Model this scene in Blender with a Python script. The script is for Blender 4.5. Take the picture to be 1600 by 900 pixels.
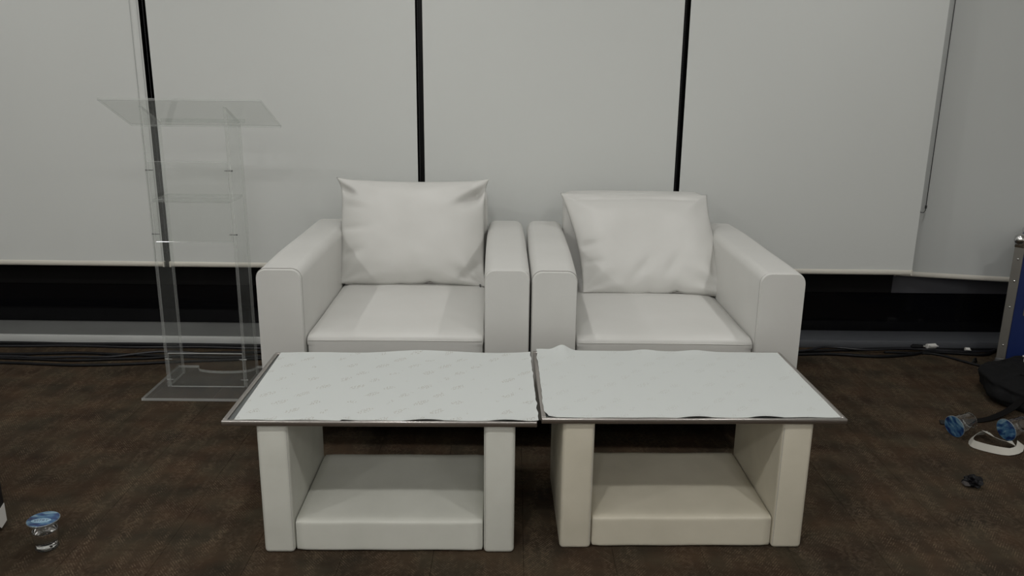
import bpy, bmesh, math, random
from mathutils import Vector, Matrix, noise
R = math.radians
random.seed(7)
scn = bpy.context.scene
for o in list(bpy.data.objects):
    bpy.data.objects.remove(o, do_unlink=True)
COL = scn.collection

# ------------------------------------------------------------------ camera
PITCH, ROLL, FPX, CAM_H = R(14.934), R(0.659), 1275.0, 1.30
cam_d = bpy.data.cameras.new('camera')
cam_d.sensor_fit = 'HORIZONTAL'; cam_d.sensor_width = 36.0
cam_d.lens = 36.0 * FPX / 1600.0
cam_d.clip_start = 0.02; cam_d.clip_end = 60
cam = bpy.data.objects.new('camera', cam_d); COL.objects.link(cam)
cam.matrix_world = (Matrix.Translation((0, 0, CAM_H)) @ Matrix.Rotation(math.pi/2 - PITCH, 4, 'X')
                    @ Matrix.Rotation(ROLL, 4, 'Z'))
scn.camera = cam

# ------------------------------------------------------------------ world, exposure
w = bpy.data.worlds.new('world'); scn.world = w; w.use_nodes = True
w.node_tree.nodes['Background'].inputs[0].default_value = (0.02, 0.022, 0.025, 1)
w.node_tree.nodes['Background'].inputs[1].default_value = 0.3
vs = scn.view_settings
vs.view_transform = 'Standard'; vs.look = 'None'; vs.gamma = 1.0; vs.use_curve_mapping = False
vs.exposure = 0.0
LAMP_W = 13.0                       # watts of each ceiling downlight
LAMP_COL = (1.0, 0.99, 0.965)
LAMPS = [(x, y) for y in (2.7, 0.5, -1.2, -2.6) for x in (-2.32, -0.42, 1.48)]    # an even grid
CEIL = 2.7

# ------------------------------------------------------------------ material helpers
def hexc(r, g, b):
    f = lambda c: ((c/255+0.055)/1.055)**2.4 if c/255 > 0.04045 else c/255/12.92
    return (f(r), f(g), f(b), 1)
def mat(name, col, rough=0.5, metal=0.0, spec=0.5, bump=None, vary=None, sheen=0):
    m = bpy.data.materials.new(name); m.use_nodes = True
    nt = m.node_tree; b = nt.nodes['Principled BSDF']
    b.inputs['Base Color'].default_value = col
    b.inputs['Roughness'].default_value = rough; b.inputs['Metallic'].default_value = metal
    b.inputs['Specular IOR Level'].default_value = spec
    if sheen: b.inputs['Sheen Weight'].default_value = sheen
    if bump or vary:
        tc = nt.nodes.new('ShaderNodeTexCoord')
    if vary:                         # (scale, amount): mottles the colour
        n = nt.nodes.new('ShaderNodeTexNoise'); n.inputs['Scale'].default_value = vary[0]; n.inputs['Detail'].default_value = 5
        nt.links.new(tc.outputs['Object'], n.inputs['Vector'])
        r = nt.nodes.new('ShaderNodeValToRGB')
        a = vary[1]
        r.color_ramp.elements[0].position = 0.3; r.color_ramp.elements[1].position = 0.7
        r.color_ramp.elements[0].color = (col[0]*(1-a), col[1]*(1-a), col[2]*(1-a*1.1), 1)
        r.color_ramp.elements[1].color = col
        nt.links.new(n.outputs['Fac'], r.inputs['Fac']); nt.links.new(r.outputs['Color'], b.inputs['Base Color'])
    if bump:                         # (scale, strength, distance)
        n = nt.nodes.new('ShaderNodeTexNoise'); n.inputs['Scale'].default_value = bump[0]; n.inputs['Detail'].default_value = 3
        nt.links.new(tc.outputs['Object'], n.inputs['Vector'])
        bp = nt.nodes.new('ShaderNodeBump'); bp.inputs['Strength'].default_value = bump[1]; bp.inputs['Distance'].default_value = bump[2]
        nt.links.new(n.outputs['Fac'], bp.inputs['Height']); nt.links.new(bp.outputs['Normal'], b.inputs['Normal'])
    return m
def clear_mat(name, tint, haze, gloss_rough=0.03, haze_col=(0.8, 0.82, 0.8, 1), refl=1.0, edge=0.0):
    """thin clear plastic: see-through, a Fresnel reflection and a little milky haze"""
    m = bpy.data.materials.new(name); m.use_nodes = True
    nt = m.node_tree; nt.nodes.clear(); N = nt.nodes.new; L = nt.links.new
    out = N('ShaderNodeOutputMaterial'); tr = N('ShaderNodeBsdfTransparent'); tr.inputs[0].default_value = tint
    di = N('ShaderNodeBsdfDiffuse'); di.inputs[0].default_value = haze_col
    gl = N('ShaderNodeBsdfGlossy'); gl.inputs['Roughness'].default_value = gloss_rough
    mx = N('ShaderNodeMixShader'); mx.inputs[0].default_value = haze
    if edge:                          # a slanting view goes through more of the plastic
        l2 = N('ShaderNodeLayerWeight'); l2.inputs['Blend'].default_value = 0.5
        p2 = N('ShaderNodeMath'); p2.operation = 'POWER'; p2.inputs[1].default_value = 2.5; L(l2.outputs['Facing'], p2.inputs[0])
        q2 = N('ShaderNodeMath'); q2.operation = 'MULTIPLY_ADD'; q2.inputs[1].default_value = edge; q2.inputs[2].default_value = haze
        L(p2.outputs[0], q2.inputs[0]); L(q2.outputs[0], mx.inputs[0])
    L(tr.outputs[0], mx.inputs[1]); L(di.outputs[0], mx.inputs[2])
    lw = N('ShaderNodeLayerWeight'); lw.inputs['Blend'].default_value = 0.5
    pw = N('ShaderNodeMath'); pw.operation = 'POWER'; pw.inputs[1].default_value = 5.0; L(lw.outputs['Facing'], pw.inputs[0])
    fr = N('ShaderNodeMath'); fr.operation = 'MULTIPLY_ADD'; fr.inputs[1].default_value = 0.45*refl; fr.inputs[2].default_value = 0.02*refl
    L(pw.outputs[0], fr.inputs[0])
    m2 = N('ShaderNodeMixShader'); L(fr.outputs[0], m2.inputs[0]); L(mx.outputs[0], m2.inputs[1]); L(gl.outputs[0], m2.inputs[2])
    L(m2.outputs[0], out.inputs[0])
    return m

M = {}
M['leather'] = mat('white_leatherette', (0.655, 0.65, 0.625, 1), 0.45, bump=(420, 0.12, 0.0006), vary=(5, 0.05))
M['leather_cream'] = mat('cream_leatherette', (0.60, 0.60, 0.545, 1), 0.5, bump=(420, 0.12, 0.0006), vary=(9, 0.08))
M['leather_ivory'] = mat('ivory_leatherette', (0.585, 0.545, 0.445, 1), 0.5, bump=(420, 0.12, 0.0006), vary=(9, 0.10))
M['seam'] = mat('seam_thread', (0.36, 0.35, 0.33, 1), 0.8)
M['foot'] = mat('black_plastic', (0.012, 0.012, 0.012, 1), 0.5)
M['underside'] = mat('black_underlining', (0.01, 0.01, 0.01, 1), 0.9)
M['steel'] = mat('brushed_steel', (0.50, 0.47, 0.45, 1), 0.32, 1.0)
M['glass_dark'] = mat('smoked_glass', (0.10, 0.11, 0.11, 1), 0.12)
M['blind'] = mat('blind_fabric', (0.665, 0.68, 0.66, 1), 0.85, spec=0.15, bump=(900, 0.15, 0.0005))
M['blind_grey_shaded'] = mat('grey_blind_fabric_shaded', (0.56, 0.575, 0.56, 1), 0.85, spec=0.15, bump=(900, 0.15, 0.0005))  # greyer cloth, with some of the shade on this blind put into the colour
M['hem'] = mat('hem_rail_plastic', (0.66, 0.63, 0.56, 1), 0.35)
M['chain'] = mat('chain_black', (0.035, 0.035, 0.037, 1), 0.35)
M['cordgrey'] = mat('cord_grey', (0.36, 0.37, 0.37, 1), 0.6)
M['night'] = mat('night_glass', (0.004, 0.004, 0.005, 1), 0.08, spec=0.25)
M['mullion'] = mat('dark_mullion', (0.012, 0.012, 0.013, 1), 0.4)
M['transom'] = mat('transom_painted_shade', (0.010, 0.0095, 0.0095, 1), 0.8, spec=0.08)  # near-black: the shade cast by the pale blinds is put into the colour
M['transom_lit'] = mat('transom_lit_tone', (0.06, 0.06, 0.068, 1), 0.5)  # same transom in a lighter tone, painted as its lit stretch
M['sill'] = mat('white_sill', (0.52, 0.53, 0.52, 1), 0.4, vary=(6, 0.08))
M['sill_top'] = mat('grey_sill_top', (0.20, 0.205, 0.20, 1), 0.45, vary=(6, 0.1))
M['sill_dark'] = mat('grey_sill', (0.085, 0.09, 0.10, 1), 0.45)
M['wall'] = mat('painted_wall', (0.78, 0.78, 0.76, 1), 0.9)
M['ceil'] = mat('ceiling_paint', (0.85, 0.85, 0.84, 1), 0.9)
M['subfloor'] = mat('subfloor', (0.012, 0.010, 0.008, 1), 0.95)
M['cable'] = mat('black_cable', (0.005, 0.005, 0.006, 1), 0.5, spec=0.25)
M['cable_grey'] = mat('dark_grey_cable', (0.014, 0.014, 0.017, 1), 0.35, spec=0.4)
M['white'] = mat('white_plastic', (0.72, 0.71, 0.68, 1), 0.5)
M['case_blue'] = mat('blue_laminate', (0.004, 0.016, 0.095, 1), 0.4, bump=(300, 0.1, 0.0005))
M['alu'] = mat('aluminium', (0.24, 0.23, 0.21, 1), 0.45, 0.7)
M['chrome'] = mat('chrome', (0.75, 0.75, 0.75, 1), 0.18, 1.0)
M['bag'] = mat('black_nylon', (0.004, 0.004, 0.0045, 1), 0.85, spec=0.25, bump=(500, 0.3, 0.001))
M['strap'] = mat('black_webbing', (0.005, 0.0045, 0.0045, 1), 0.9, spec=0.15)
M['paper'] = mat('white_paper', (0.55, 0.53, 0.475, 1), 0.8)
M['foil'] = mat('dull_foil', (0.055, 0.048, 0.046, 1), 0.6)
M['wrap'] = mat('black_wrapper', (0.003, 0.003, 0.004, 1), 0.5, spec=0.2)
M['acrylic'] = clear_mat('clear_acrylic', (0.97, 0.975, 0.97, 1), 0.016, edge=0.07)
M['acrylic_edge'] = clear_mat('acrylic_edge', (0.92, 0.93, 0.92, 1), 0.16, 0.12)
M['acrylic_cut'] = clear_mat('acrylic_saw_cut_edge', (0.86, 0.87, 0.86, 1), 0.40, 0.12)
M['acrylic_bevel'] = clear_mat('polished_acrylic_bevel', (0.9, 0.9, 0.9, 1), 0.30, 0.10, refl=4.0)
M['acrylic_scuffed'] = clear_mat('scuffed_acrylic', (0.95, 0.955, 0.95, 1), 0.075, 0.15)
def glass_mat(name, ior, col=(1, 1, 1, 1), rough=0.0):
    m = bpy.data.materials.new(name); m.use_nodes = True
    nt = m.node_tree; nt.nodes.clear()
    out = nt.nodes.new('ShaderNodeOutputMaterial'); g = nt.nodes.new('ShaderNodeBsdfGlass')
    g.inputs['Color'].default_value = col; g.inputs['IOR'].default_value = ior; g.inputs['Roughness'].default_value = rough
    nt.links.new(g.outputs[0], out.inputs[0]); return m
M['cup'] = glass_mat('clear_cup', 1.46)
M['cup_base'] = glass_mat('moulded_cup_base', 1.5, (0.95, 0.97, 0.97, 1), 0.05)
M['cup_rim'] = clear_mat('cup_rim', (0.85, 0.87, 0.88, 1), 0.30, 0.1, (0.55, 0.65, 0.7, 1))
M['water'] = glass_mat('water', 1.33)
M['ink'] = mat('navy_ink', (0.012, 0.025, 0.09, 1), 0.4)
M['screw'] = mat('screw_dark', (0.12, 0.12, 0.12, 1), 0.4, 0.6)
M['cabinet'] = mat('black_cabinet', (0.010, 0.008, 0.008, 1), 0.6, bump=(250, 0.3, 0.001))

def carpet_material():
    m = bpy.data.materials.new('brown_carpet'); m.use_nodes = True
    nt = m.node_tree; b = nt.nodes['Principled BSDF']; N = nt.nodes.new; L = nt.links.new
    g = N('ShaderNodeNewGeometry'); oi = N('ShaderNodeObjectInfo')
    def noise_n(vec, sc, det=3, rough=0.5):
        n = N('ShaderNodeTexNoise'); n.inputs['Scale'].default_value = sc; n.inputs['Detail'].default_value = det
        n.inputs['Roughness'].default_value = rough; L(vec, n.inputs['Vector']); return n.outputs['Fac']
    def ramp(fac, stops):
        r = N('ShaderNodeValToRGB'); el = r.color_ramp.elements
        while len(el) < len(stops): el.new(0.5)
        for e, (p, c) in zip(el, stops): e.position = p; e.color = c
        L(fac, r.inputs['Fac']); return r.outputs['Color']
    def mapping(rot, scale):
        mp = N('ShaderNodeMapping'); mp.inputs['Rotation'].default_value = (0, 0, rot); mp.inputs['Scale'].default_value = scale
        L(g.outputs['Position'], mp.inputs['Vector']); return mp.outputs['Vector']
    def mixc(f, a, bb, mode='MIX'):
        x = N('ShaderNodeMix'); x.data_type = 'RGBA'; x.blend_type = mode
        if isinstance(f, float): x.inputs['Factor'].default_value = f
        else: L(f, x.inputs['Factor'])
        L(a, x.inputs['A']); L(bb, x.inputs['B']); return x.outputs['Result']
    base = ramp(noise_n(mapping(R(25), (1.6, 3.4, 1)), 2.4, 4, 0.55),
                [(0.28, (0.030, 0.0225, 0.0175, 1)), (0.5, (0.052, 0.038, 0.0275, 1)), (0.72, (0.074, 0.054, 0.038, 1))])
    hue = ramp(noise_n(mapping(0, (1, 1, 1)), 7, 3), [(0.35, (1.06, 0.98, 0.92, 1)), (0.65, (0.92, 1.03, 1.0, 1))])
    c = mixc(1.0, base, hue, 'MULTIPLY')
    # two families of slanting, broken tufted stripes
    for k, (rot, seed_sc) in enumerate(((R(38), 5.2), (R(-40), 4.3))):
        wv = N('ShaderNodeTexWave'); wv.wave_type = 'BANDS'; wv.bands_direction = 'X'
        wv.inputs['Scale'].default_value = 48; wv.inputs['Distortion'].default_value = 1.5; wv.inputs['Detail Scale'].default_value = 8
        L(mapping(rot, (1, 1, 1)), wv.inputs['Vector'])
        st = ramp(wv.outputs['Fac'], [(0.35, (0, 0, 0, 1)), (0.8, (1, 1, 1, 1))])
        patch = ramp(noise_n(mapping(rot, (4.2, 1.1, 1)), seed_sc, 3, 0.6), [(0.46, (0, 0, 0, 1)), (0.62, (1, 1, 1, 1))])
        dash = ramp(noise_n(mapping(rot, (1, 1, 1)), 75, 1), [(0.42, (0, 0, 0, 1)), (0.58, (1, 1, 1, 1))])
        f = N('ShaderNodeMath'); f.operation = 'MULTIPLY'; L(st, f.inputs[0]); L(patch, f.inputs[1])
        f2 = N('ShaderNodeMath'); f2.operation = 'MULTIPLY'; L(f.outputs[0], f2.inputs[0]); L(dash, f2.inputs[1])
        f3 = N('ShaderNodeMath'); f3.operation = 'MULTIPLY'; f3.inputs[1].default_value = 0.75; L(f2.outputs[0], f3.inputs[0])
        lite = N('ShaderNodeRGB'); lite.outputs[0].default_value = (0.135, 0.102, 0.072, 1)
        c = mixc(f3.outputs[0], c, lite.outputs[0])
    tv = N('ShaderNodeMapRange'); tv.inputs['To Min'].default_value = 0.90; tv.inputs['To Max'].default_value = 0.94
    L(oi.outputs['Random'], tv.inputs['Value'])
    hs = N('ShaderNodeHueSaturation'); hs.inputs['Saturation'].default_value = 1.12; L(tv.outputs[0], hs.inputs['Value']); L(c, hs.inputs['Color'])
    L(hs.outputs[0], b.inputs['Base Color'])
    b.inputs['Roughness'].default_value = 0.95; b.inputs['Specular IOR Level'].default_value = 0.1
    bp = N('ShaderNodeBump'); bp.inputs['Strength'].default_value = 0.5; bp.inputs['Distance'].default_value = 0.002
    L(noise_n(g.outputs['Position'], 260, 2), bp.inputs['Height']); L(bp.outputs['Normal'], b.inputs['Normal'])
    return m
M['carpet'] = carpet_material()

def cloth_material(name, dots):
    """white eyelet cloth: slanting clusters of small tan holes in staggered rows"""
    m = bpy.data.materials.new(name); m.use_nodes = True
    nt = m.node_tree; b = nt.nodes['Principled BSDF']; N = nt.nodes.new; L = nt.links.new
    tc = N('ShaderNodeTexCoord'); sp = N('ShaderNodeSeparateXYZ'); L(tc.outputs['Object'], sp.inputs[0])
    def mth(op, a, bb=None, c=None):
        n = N('ShaderNodeMath'); n.operation = op
        for i, v in enumerate((a, bb, c)):
            if v is None: continue
            if isinstance(v, (int, float)): n.inputs[i].default_value = v
            else: L(v, n.inputs[i])
        return n.outputs[0]
    PX, PY = 0.098, 0.058
    vy = mth('DIVIDE', sp.outputs['Y'], PY); row = mth('FLOOR', vy)
    half = mth('MULTIPLY', mth('MODULO', mth('ADD', row, 100), 2), 0.5)
    ux = mth('ADD', mth('DIVIDE', sp.outputs['X'], PX), half)
    fu = mth('MULTIPLY', mth('SUBTRACT', mth('FRACT', ux), 0.5), PX)
    fv = mth('MULTIPLY', mth('SUBTRACT', mth('FRACT', vy), 0.5), PY)
    ca, sa = math.cos(R(42)), math.sin(R(42))
    a = mth('ADD', mth('MULTIPLY', fu, ca), mth('MULTIPLY', fv, sa))
    c = mth('SUBTRACT', mth('MULTIPLY', fv, ca), mth('MULTIPLY', fu, sa))
    d = mth('ADD', mth('POWER', mth('DIVIDE', mth('ABSOLUTE', a), 0.026), 2), mth('POWER', mth('DIVIDE', mth('ABSOLUTE', c), 0.011), 2))
    inside = mth('LESS_THAN', d, 1.0)
    vo = N('ShaderNodeTexVoronoi'); vo.inputs['Scale'].default_value = 150; vo.voronoi_dimensions = '2D'; vo.inputs['Randomness'].default_value = 0.7
    L(tc.outputs['Object'], vo.inputs['Vector'])
    hole = mth('MULTIPLY', mth('LESS_THAN', vo.outputs['Distance'], 0.30), inside)
    nz = N('ShaderNodeTexNoise'); nz.inputs['Scale'].default_value = 16; L(tc.outputs['Object'], nz.inputs['Vector'])
    hole = mth('MULTIPLY', hole, mth('MULTIPLY', mth('GREATER_THAN', nz.outputs['Fac'], 0.47), dots))
    mx = N('ShaderNodeMix'); mx.data_type = 'RGBA'; L(hole, mx.inputs['Factor'])
    mx.inputs['A'].default_value = (0.60, 0.625, 0.61, 1); mx.inputs['B'].default_value = (0.33, 0.29, 0.24, 1)
    L(mx.outputs['Result'], b.inputs['Base Color'])
    b.inputs['Roughness'].default_value = 0.75; b.inputs['Specular IOR Level'].default_value = 0.25
    n2 = N('ShaderNodeTexNoise'); n2.inputs['Scale'].default_value = 300; L(tc.outputs['Object'], n2.inputs['Vector'])
    bp = N('ShaderNodeBump'); bp.inputs['Strength'].default_value = 0.25; bp.inputs['Distance'].default_value = 0.001
    L(n2.outputs['Fac'], bp.inputs['Height']); L(bp.outputs['Normal'], b.inputs['Normal'])
    return m
M['cloth'] = cloth_material('eyelet_cloth', 0.52)
M['cloth_faint'] = cloth_material('faint_eyelet_cloth', 0.2)

def lid_material():
    m = bpy.data.materials.new('printed_lid'); m.use_nodes = True
    nt = m.node_tree; b = nt.nodes['Principled BSDF']; N = nt.nodes.new; L = nt.links.new
    tc = N('ShaderNodeTexCoord'); n = N('ShaderNodeTexNoise'); n.inputs['Scale'].default_value = 42; n.inputs['Detail'].default_value = 2
    mp = N('ShaderNodeMapping'); mp.inputs['Scale'].default_value = (0.6, 1.3, 1); mp.inputs['Rotation'].default_value = (0, 0, -0.4)
    L(tc.outputs['Object'], mp.inputs['Vector']); L(mp.outputs['Vector'], n.inputs['Vector'])
    r = N('ShaderNodeValToRGB'); el = r.color_ramp.elements; el.new(0.5); el.new(0.6)
    for e, (p, c) in zip(el, [(0.36, (0.010, 0.022, 0.09, 1)), (0.47, (0.022, 0.07, 0.19, 1)), (0.56, (0.07, 0.17, 0.28, 1)), (0.70, (0.28, 0.40, 0.46, 1))]):
        e.position = p; e.color = c
    L(n.outputs['Fac'], r.inputs['Fac']); L(r.outputs['Color'], b.inputs['Base Color'])
    b.inputs['Roughness'].default_value = 0.25
    return m
M['lid'] = lid_material()

def emis(name, col, s):
    m = bpy.data.materials.new(name); m.use_nodes = True
    b = m.node_tree.nodes['Principled BSDF']
    b.inputs['Emission Color'].default_value = (*col, 1); b.inputs['Emission Strength'].default_value = s
    return m
M['lamp_glow'] = emis('lamp_diffuser', LAMP_COL, 12)

# ------------------------------------------------------------------ geometry helpers
def link(o, parent=None):
    COL.objects.link(o)
    if parent is not None: o.parent = parent
    return o
def obj(name, bm, m, parent=None, smooth=False, angle=None):
    me = bpy.data.meshes.new(name)
    bmesh.ops.recalc_face_normals(bm, faces=bm.faces)
    bm.to_mesh(me); bm.free()
    for mm in (m if isinstance(m, (list, tuple)) else [m]): me.materials.append(mm)
    if smooth:
        me.polygons.foreach_set('use_smooth', [True]*len(me.polygons))
        if angle: me.set_sharp_from_angle(angle=R(angle))
    return link(bpy.data.objects.new(name, me), parent)
def tag(o, label=None, cat=None, group=None, kind=None):
    if label: o['label'] = label
    if cat: o['category'] = cat
    if group: o['group'] = group
    if kind: o['kind'] = kind
    return o
def empty(name, loc, rz=0, label=None, cat=None, group=None):
    e = bpy.data.objects.new(name, None); e.empty_display_size = 0.05
    e.location = loc; e.rotation_euler = (0, 0, rz); link(e)
    return tag(e, label, cat, group)
def box(bm, x0, x1, y0, y1, z0, z1, r=0.0, seg=3, matrix=None):
    g = bmesh.ops.create_cube(bm, size=1.0)
    vs_ = g['verts']
    for v in vs_:
        v.co = Vector(((x0+x1)/2 + v.co.x*(x1-x0), (y0+y1)/2 + v.co.y*(y1-y0), (z0+z1)/2 + v.co.z*(z1-z0)))
    if r > 0:
        es = list({e for v in vs_ for e in v.link_edges})
        res = bmesh.ops.bevel(bm, geom=es, offset=r, segments=seg, profile=0.5, affect='EDGES')
        vs_ = list({v for f in res['faces'] for v in f.verts} | {v for v in vs_ if v.is_valid})
    if matrix is not None:
        bmesh.ops.transform(bm, matrix=matrix, verts=[v for v in vs_ if v.is_valid])
    return vs_
def bx(*a, **k):
    bm = bmesh.new(); box(bm, *a, **k); return bm
def catmull(pts, n=6):
    pts = [Vector(p) for p in pts]; out = []
    for i in range(len(pts)-1):
        p0 = pts[max(i-1, 0)]; p1 = pts[i]; p2 = pts[i+1]; p3 = pts[min(i+2, len(pts)-1)]
        for k in range(n):
            t = k/n
            out.append(0.5*((2*p1) + (p2-p0)*t + (2*p0-5*p1+4*p2-p3)*t*t + (3*p1-p0-3*p2+p3)*t**3))
    out.append(pts[-1]); return out
def tube(bm, pts, r, sides=8, closed=False):
    n = len(pts); rings = []
    for i, p in enumerate(pts):
        a = pts[(i-1) % n] if (closed or i) else pts[0]
        b = pts[(i+1) % n] if (closed or i < n-1) else pts[-1]
        t = (Vector(b)-Vector(a)).normalized()
        up = Vector((0, 0, 1)) if abs(t.z) < 0.9 else Vector((0, 1, 0))
        s = t.cross(up).normalized(); u = s.cross(t)
        rr = r[i] if isinstance(r, list) else r
        rings.append([bm.verts.new(Vector(p) + s*rr*math.cos(2*math.pi*k/sides) + u*rr*math.sin(2*math.pi*k/sides)) for k in range(sides)])
    for i in range(n if closed else n-1):
        A, B = rings[i], rings[(i+1) % n]
        for k in range(sides):
            bm.faces.new((A[k], A[(k+1) % sides], B[(k+1) % sides], B[k]))
    if not closed:
        bm.faces.new(rings[0]); bm.faces.new(rings[-1])
def lathe(bm, prof, seg=32, cap0=True, cap1=True, matrix=None):
    rings = []; allv = []
    for r, z in prof:
        rings.append([bm.verts.new((r*math.cos(2*math.pi*k/seg), r*math.sin(2*math.pi*k/seg), z)) for k in range(seg)])
        allv += rings[-1]
    for A, B in zip(rings, rings[1:]):
        for k in range(seg):
            bm.faces.new((A[k], A[(k+1) % seg], B[(k+1) % seg], B[k]))
    if cap0: bm.faces.new(rings[0])
    if cap1: bm.faces.new(rings[-1])
    if matrix is not None: bmesh.ops.transform(bm, matrix=matrix, verts=allv)
    return allv
def prism(bm, poly, h0, h1):
    """extrude an XY polygon from z=h0 to z=h1"""
    A = [bm.verts.new((x, y, h0)) for x, y in poly]; B = [bm.verts.new((x, y, h1)) for x, y in poly]
    n = len(poly)
    for k in range(n): bm.faces.new((A[k], A[(k+1) % n], B[(k+1) % n], B[k]))
    bm.faces.new(A); bm.faces.new(B)

# ------------------------------------------------------------------ the room
YW = 3.965                                   # plane of the window glass
floor = obj('floor', bx(-3.7, 3.8, -3.0, 4.1, -0.06, -0.006), M['subfloor']); tag(floor, 'dark brown patterned carpet floor laid in narrow planks', kind='structure')
pl_bm = bx(-0.1247, 0.1247, -0.4996, 0.4996, -0.006, 0.0, r=0.0006, seg=1)
plank0 = obj('carpet_plank', pl_bm, M['carpet'], floor)
first = True
for i in range(-10, 19):
    xc = -1.21 + 0.125 + 0.25*i
    off = (i*0.37) % 1.0
    for j in range(-4, 5):
        ya, yb_ = max(j + off, -3.0), min(j + 1 + off, 3.93)
        if yb_ - ya < 0.05: continue
        p = plank0 if first else link(plank0.copy(), floor)
        first = False
        p.location = (xc, (ya+yb_)/2, 0); p.scale = (1, yb_-ya, 1)
ceiling = obj('ceiling', bx(-3.7, 3.8, -3.0, 4.1, CEIL, CEIL+0.1), M['ceil']); tag(ceiling, kind='structure')
tag(obj('wall_left', bx(-3.8, -3.7, -3.0, 4.1, 0, CEIL), M['wall']), kind='structure')
tag(obj('wall_right', bx(3.8, 3.9, -3.0, 4.1, 0, CEIL), M['wall']), kind='structure')
tag(obj('wall_front', bx(-3.8, 3.9, -3.1, -3.0, 0, CEIL), M['wall']), kind='structure')
win = obj('window_1', bx(-3.7, 3.8, YW, YW+0.02, 0.0, CEIL), M['night']); tag(win, 'black night-time window glass behind the roller blinds', kind='structure')
for xm in (-2.87, -1.665, -0.432, 0.768, 1.87, 3.2):
    obj('mullion', bx(xm-0.03, xm+0.03, YW-0.014, YW, 0.335, CEIL), M['mullion'], win)
obj('transom', bx(-3.7, 1.9, YW-0.014, YW, 0.243, 0.335, r=0.002, seg=1), M['transom'], win)
obj('transom', bx(1.9, 3.8, YW-0.014, YW, 0.243, 0.335, r=0.002, seg=1), M['transom_lit'], win)
def ledge(name, x0, x1, yf, h, m, label):
    o = obj(name, bx(x0, x1, yf, YW, 0.0, h, r=0.004, seg=2), m, None, True, 40)
    return tag(o, label, kind='structure')
l1 = ledge('trim_1', -3.7, -0.2, 3.735, 0.042, M['sill'], 'low white sill ledge running under the left blinds')
obj('sill_top', bx(-3.7, -0.2, 3.747, YW, 0.0415, 0.0435), M['sill_top'], l1)
ledge('trim_2', -0.2, 3.8, 3.80, 0.040, M['sill_dark'], 'low grey sill ledge running under the right blinds')

# ------------------------------------------------------------------ roller blinds
def bead_chain(name, x, y, z0, z1, parent, r=0.0032, pitch=0.0085, m=None):
    bm = bmesh.new(); z = z0
    tube(bm, [Vector((x, y, z0)), Vector((x, y, z1))], r*0.35, 5)
    while z < z1:
        lathe(bm, [(r*0.55, z-r*0.8), (r, z), (r*0.55, z+r*0.8)], 6, matrix=Matrix.Translation((x, y, 0)))
        z += pitch
    o = obj(name, bm, m or M['chain'], parent, True); o['kind'] = 'stuff'
    return o
YB = 3.80
def blind(x0, x1, label, m, yb=YB, zb=0.373, rot=0.0, chains=(), guide=None, pivot=None, torn=False):
    xc = (x0+x1)/2 if pivot is None else pivot
    e = empty('roller_blind', (xc, yb, zb), rot, label, 'blind', 'roller blinds along the window wall')
    a, b = x0-xc, x1-xc
    bm = bmesh.new(); nx, nz = 24, 30; H = CEIL-0.05-zb
    grid = [[bm.verts.new((a+(b-a)*i/nx, 0.0012*math.sin(i*0.7+k*0.13)*(1-k/nz), 0.02+(H-0.02)*k/nz)) for i in range(nx+1)] for k in range(nz+1)]
    for k in range(nz):
        for i in range(nx):
            bm.faces.new((grid[k][i], grid[k][i+1], grid[k+1][i+1], grid[k+1][i]))
    g = bmesh.ops.extrude_face_region(bm, geom=list(bm.faces))
    for v in g['geom']:
        if isinstance(v, bmesh.types.BMVert): v.co.y += 0.0008
    obj('fabric', bm, m, e, True, 40)
    hb = bmesh.new(); prof = [(math.cos(t)*0.007, 0.0125+math.sin(t)*0.0125) for t in [2*math.pi*k/14 for k in range(14)]]
    A = [hb.verts.new((a-0.002, y, z)) for y, z in prof]; B = [hb.verts.new((b+0.002, y, z)) for y, z in prof]
    for k in range(14): hb.faces.new((A[k], A[(k+1) % 14], B[(k+1) % 14], B[k]))
    hb.faces.new(A); hb.faces.new(B)
    hem = obj('hem_rail', hb, M['hem'], e, True, 50)
    for s in (a, b):
        obj('end_cap', bx(s-0.006, s+0.002, -0.0085, 0.0085, -0.001, 0.026, r=0.002, seg=2), M['hem'], hem)
    rb = bmesh.new(); tube(rb, [Vector((a, 0.02, H-0.01)), Vector((b, 0.02, H-0.01))], 0.025, 16)
    obj('roller_tube', rb, M['hem'], e, True, 50)
    for cx in chains:
        bead_chain('bead_chain', cx-xc, 0.012, 0.06, H-0.03, e)
    for gx in (guide or ()):
        gb = bmesh.new(); tube(gb, [Vector((gx-xc, -0.004, 0.02)), Vector((gx-xc, -0.004, H-0.03))], 0.0008, 6)
        obj('guide_cord', gb, M['cordgrey'], e, True)
    return e
blind(-2.855, -1.665, 'pale grey roller blind at far left, ending behind the lectern', M['blind'], guide=(-1.671, -1.703))
blind(-1.634, -0.443, 'pale grey roller blind behind the lectern and left armchair', M['blind'], chains=(-1.652,))
blind(-0.411, 0.748, 'pale grey roller blind in the middle, above the gap between the armchairs', M['blind'], chains=(-0.434,))
blind(0.775, 1.912, 'pale grey roller blind behind the right armchair', M['blind'], chains=(0.757,))
eb = blind(1.90, 3.15, 'grey roller blind, shade painted in, behind the blue case, with hanging cord loop', M['blind_grey_shaded'], yb=3.925, zb=0.336, rot=R(-12), pivot=1.965)
cb = bmesh.new()
tube(cb, [Vector((-0.002, -0.03, 2.25)), Vector((-0.002, -0.03, 0.335)), Vector((0.004, -0.03, 0.325)), Vector((0.018, -0.03, 0.325)), Vector((0.024, -0.03, 0.335)), Vector((0.024, -0.03, 2.25))], 0.0018, 6)
lp = obj('cord_loop', cb, M['cable_grey'], eb, True)
obj('cord_clip', bx(0.0195, 0.0285, -0.0345, -0.0255, 0.345, 0.36, r=0.002, seg=2), M['chain'], lp)
obj('cord_clip', bx(-0.006, 0.002, -0.0345, -0.0255, 0.325, 0.338, r=0.002, seg=2), M['chain'], lp)

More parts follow.
